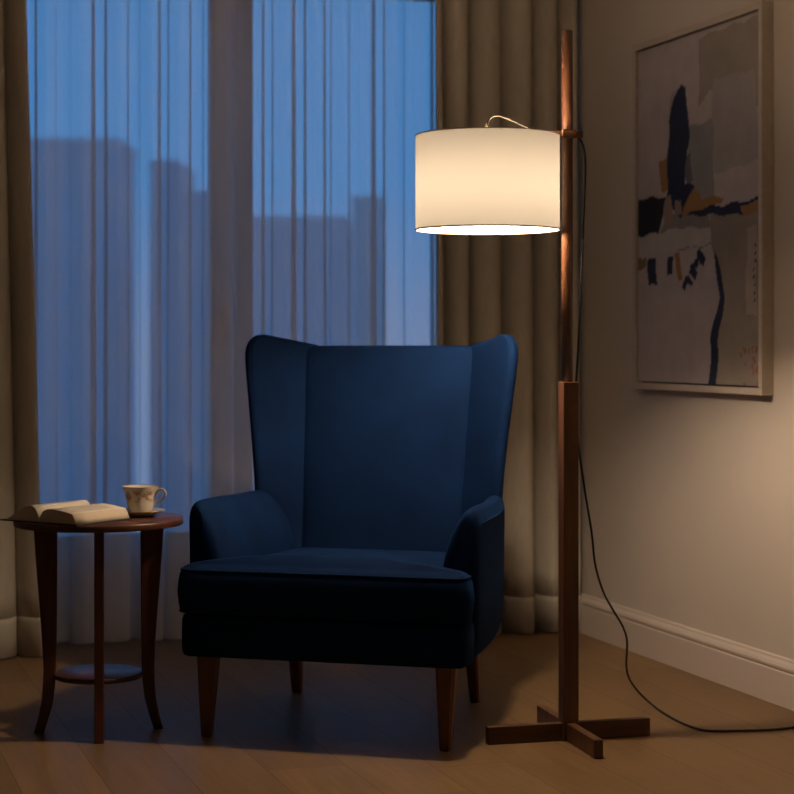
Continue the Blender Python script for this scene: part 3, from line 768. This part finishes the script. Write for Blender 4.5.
ARM = [(0.381, 0.203), (0.385, 0.29), (0.386, 0.40), (0.387, 0.50), (0.389, 0.545), (0.386, 0.570), (0.378, 0.588), (0.363, 0.595), (0.345, 0.584), (0.325, 0.558), (0.306, 0.520), (0.292, 0.475), (0.283, 0.43), (0.288, 0.32), (0.290, 0.203)]
def arm(sgn):
    rings = []
    for b, ins, sh, shi, dz in ((0.046, 0.030, 0, 0, -0.01), (0.048, 0.016, 0, 0, -0.006), (0.056, 0.006, 0, 0, -0.002), (0.075, 0, 0, 0, 0), (0.16, 0, 0.001, 0, 0), (0.26, 0, -0.003, -0.005, -0.002), (0.36, 0, -0.010, -0.018, -0.004), (0.46, 0, -0.022, -0.036, -0.003), (0.54, 0, -0.038, -0.045, -0.003), (0.60, 0.004, -0.052, -0.05, -0.01), (0.625, 0.02, -0.065, -0.055, -0.03)):
        r = []
        cx, cz = 0.34, 0.42
        for a, z in ARM:
            w = (a-0.288)/0.1; s = shi+(sh-shi)*w
            aa = a+s; zz = z+dz*max(0, (z-0.3)/0.3)
            dx, dzv = cx-aa, (cz-zz)
            aa += ins*(1 if dx > 0 else -1)*min(1, abs(dx)/0.03); zz += ins*(1 if dzv > 0 else -1)*min(1, abs(dzv)/0.1)
            r.append((sgn*aa, b, zz))
        rings.append(r if sgn > 0 else r[::-1])
    v, f = loft(rings)
    o = link_mesh('armrest', v, f, VELVET, chair, subsurf=2)
    pts = [(sgn*0.372, 0.058, 0.22), (sgn*0.374, 0.058, 0.35), (sgn*0.376, 0.058, 0.50), (sgn*0.378, 0.060, 0.535), (sgn*0.383, 0.078, 0.549), (sgn*0.3885, 0.16, 0.554), (sgn*0.3850, 0.26, 0.554), (sgn*0.376, 0.36, 0.554), (sgn*0.363, 0.46, 0.556)]
    v, f = tube_vf(catmull(pts, 8), 0.0034, 8); link_mesh('piping', v, f, PIPING, o)
arm(-1); arm(1)

def leg(x0, y0, z0, w0, x1, y1, w1):
    rings = []
    for t in (0, 0.02, 0.5, 0.98, 1):
        w = w0+(w1-w0)*t; k = 0.86 if t in (0, 1) else 1; x = x0+(x1-x0)*t; y = y0+(y1-y0)*t; z = z0*(1-t)
        w *= k; c = w*0.22
        rings.append([(x+a*w/2, y+b*w/2, z) for a, b in ((-1, -0.7), (-0.7, -1), (0.7, -1), (1, -0.7), (1, 0.7), (0.7, 1), (-0.7, 1), (-1, 0.7))])
    v, f = loft(rings); return link_mesh('leg', v, f, LEGWOOD, chair, smooth=False)
leg(-0.310, 0.012, 0.212, 0.052, -0.312, 0.003, 0.026)
leg(0.314, 0.012, 0.212, 0.052, 0.312, 0.003, 0.026)
leg(-0.262, 0.555, 0.225, 0.046, -0.268, 0.605, 0.027)
leg(0.250, 0.555, 0.225, 0.046, 0.252, 0.612, 0.027)

# ---------------------------------------------------------------- side table
TX, TY, TZ = -0.770, 4.652, 0.549
table = empty('side_table', 'small round dark wooden side table with lower shelf left of the armchair', 'table', (TX, TY, 0), math.radians(9.5))
v, f = lathe([(0.0001, 0.531), (0.205, 0.531), (0.2145, 0.5315), (0.2165, 0.5335), (0.2165, 0.5465), (0.2150, 0.549), (0.0001, 0.549)], 96)
link_mesh('tabletop', v, f, TABLETOP, table)
v, f = lathe([(0.0001, 0.138), (0.112, 0.138), (0.1155, 0.141), (0.1155, 0.149), (0.113, 0.151), (0.0001, 0.151)], 72)
link_mesh('shelf', v, f, TABLETOP, table)
LEGP = [(0.532, 0.106, 0.166), (0.48, 0.106, 0.163), (0.40, 0.1065, 0.157), (0.30, 0.107, 0.149), (0.22, 0.1075, 0.1435), (0.16, 0.109, 0.141), (0.12, 0.1115, 0.1425), (0.08, 0.1165, 0.146), (0.04, 0.127, 0.154), (0.0, 0.140, 0.165)]
for k in range(4):
    a = math.radians(-90+90*k); ca, sa = math.cos(a), math.sin(a); th = 0.0122
    rings = []
    for z, r0, r1 in LEGP:
        c = 0.003
        rings.append([(r*ca-t*sa, r*sa+t*ca, z) for r, t in ((r0+c, -th), (r1-c, -th), (r1, -th+c), (r1, th-c), (r1-c, th), (r0+c, th), (r0, th-c), (r0, -th+c))])
    v, f = loft(rings); link_mesh('leg', v, f, TABLEWOOD, table, smooth=False)

# ---------------------------------------------------------------- open book
# local frame: y along the spine (away), x across; origin at the spine's near end on the table
BH = math.atan2(0.837, 0.547)-PI/2     # spine direction
hd = Vector((0.547, 0.837)); wd = Vector((0.837, -0.547))
corner = Vector((-0.789, 4.436)); PWID, PLEN = 0.128, 0.196
orig = corner-wd*PWID
book = empty('open_book', 'thick open book with cream pages and dark cover on the round side table', 'book', (orig.x, orig.y, TZ), BH)
def page_block(sgn):
    top = [(0.001, 0.010), (0.005, 0.020), (0.014, 0.031), (0.028, 0.0365), (0.045, 0.037), (0.070, 0.0345), (0.095, 0.031), (0.112, 0.0285)]
    fore = [(0.119, 0.018), (PWID-0.002, 0.0035)]
    bot = [(0.07, 0.0035), (0.03, 0.0035), (0.002, 0.0035)]
    if sgn < 0:
        top = [(0.001, 0.010), (0.005, 0.024), (0.013, 0.036), (0.024, 0.0425), (0.036, 0.0425), (0.052, 0.037), (0.072, 0.027), (0.092, 0.016)]; fore = [(0.104, 0.009), (0.114, 0.0035)]
    prof = top+fore+bot
    ys = [0.0, 0.05, 0.10, 0.15, PLEN]
    rings = [[(sgn*x, y, z) for x, z in prof] for y in ys]
    v, f = loft(rings)
    o = link_mesh('pages', v, f, PAPER, book, smooth=False)
    o.data.materials.append(PAGEEDGE)
    nt_ = len(top)
    for p in o.data.polygons:
        zs = [o.data.vertices[i].co for i in p.vertices]
        if abs(p.normal.y) > 0.7 or all(abs(c.x) > 0.110 for c in zs): p.material_index = 1
        if abs(p.normal.y) < 0.5 and p.normal.z > 0.2: p.use_smooth = True
    return o
page_block(1); page_block(-1)
v, f = merge([box_vf(-PWID-0.006, -0.012, -0.004, PLEN+0.004, 0.0, 0.003), box_vf(0.012, PWID+0.004, -0.004, PLEN+0.004, 0.0, 0.003), box_vf(-0.013, 0.013, -0.004, PLEN+0.004, 0.0, 0.0032)])
link_mesh('cover', v, f, COVER, book, smooth=False, bevel=0.0008)

# ---------------------------------------------------------------- cup and saucer
KX, KY = -0.668, 4.69
sau = [(0.0001, 0.0), (0.034, 0.0), (0.036, 0.003), (0.050, 0.009), (0.0615, 0.0145), (0.0625, 0.0155), (0.0610, 0.0165), (0.048, 0.012), (0.034, 0.0075), (0.030, 0.0065), (0.0001, 0.0062)]
v, f = lathe(sau, 64)
saucer = link_mesh('saucer', v, f, SAUCERMAT, loc=(KX, KY, TZ))
tag(saucer, 'cream porcelain saucer under the teacup on the round side table', 'saucer')
v, f = tube_vf([(0.0622*math.cos(2*PI*k/64), 0.0622*math.sin(2*PI*k/64), 0.0156) for k in range(64)], 0.0010, 6, closed=True)
link_mesh('gilt_rim', v, f, GILT, saucer)
cup = empty('teacup', 'small flower-patterned porcelain teacup standing on its saucer', 'cup', (KX, KY, TZ+0.0066), math.radians(-8))
body = [(0.0001, 0.0), (0.024, 0.0), (0.025, 0.003), (0.0285, 0.006), (0.0325, 0.013), (0.0350, 0.024), (0.0372, 0.040), (0.0410, 0.056), (0.0465, 0.068), (0.0478, 0.0705), (0.0468, 0.0708), (0.0395, 0.056), (0.0355, 0.040), (0.0332, 0.024), (0.0300, 0.013), (0.024, 0.008), (0.0001, 0.0075)]
v, f = lathe(body, 64)
link_mesh('cup_body', v, f, PORCELAIN, cup)
v, f = tube_vf([(0.0475*math.cos(2*PI*k/64), 0.0475*math.sin(2*PI*k/64), 0.0709) for k in range(64)], 0.0009, 6, closed=True)
link_mesh('gilt_rim', v, f, GILT, cup)
hp = catmull([(0.0395, 0, 0.052), (0.047, 0, 0.061), (0.056, 0, 0.0645), (0.064, 0, 0.060), (0.067, 0, 0.051), (0.063, 0, 0.042), (0.054, 0, 0.036), (0.046, 0, 0.0315), (0.0355, 0, 0.0275)], 8)
v, f = tube_vf(hp, 0.0031, 10); link_mesh('handle', v, f, SAUCERMAT, cup)
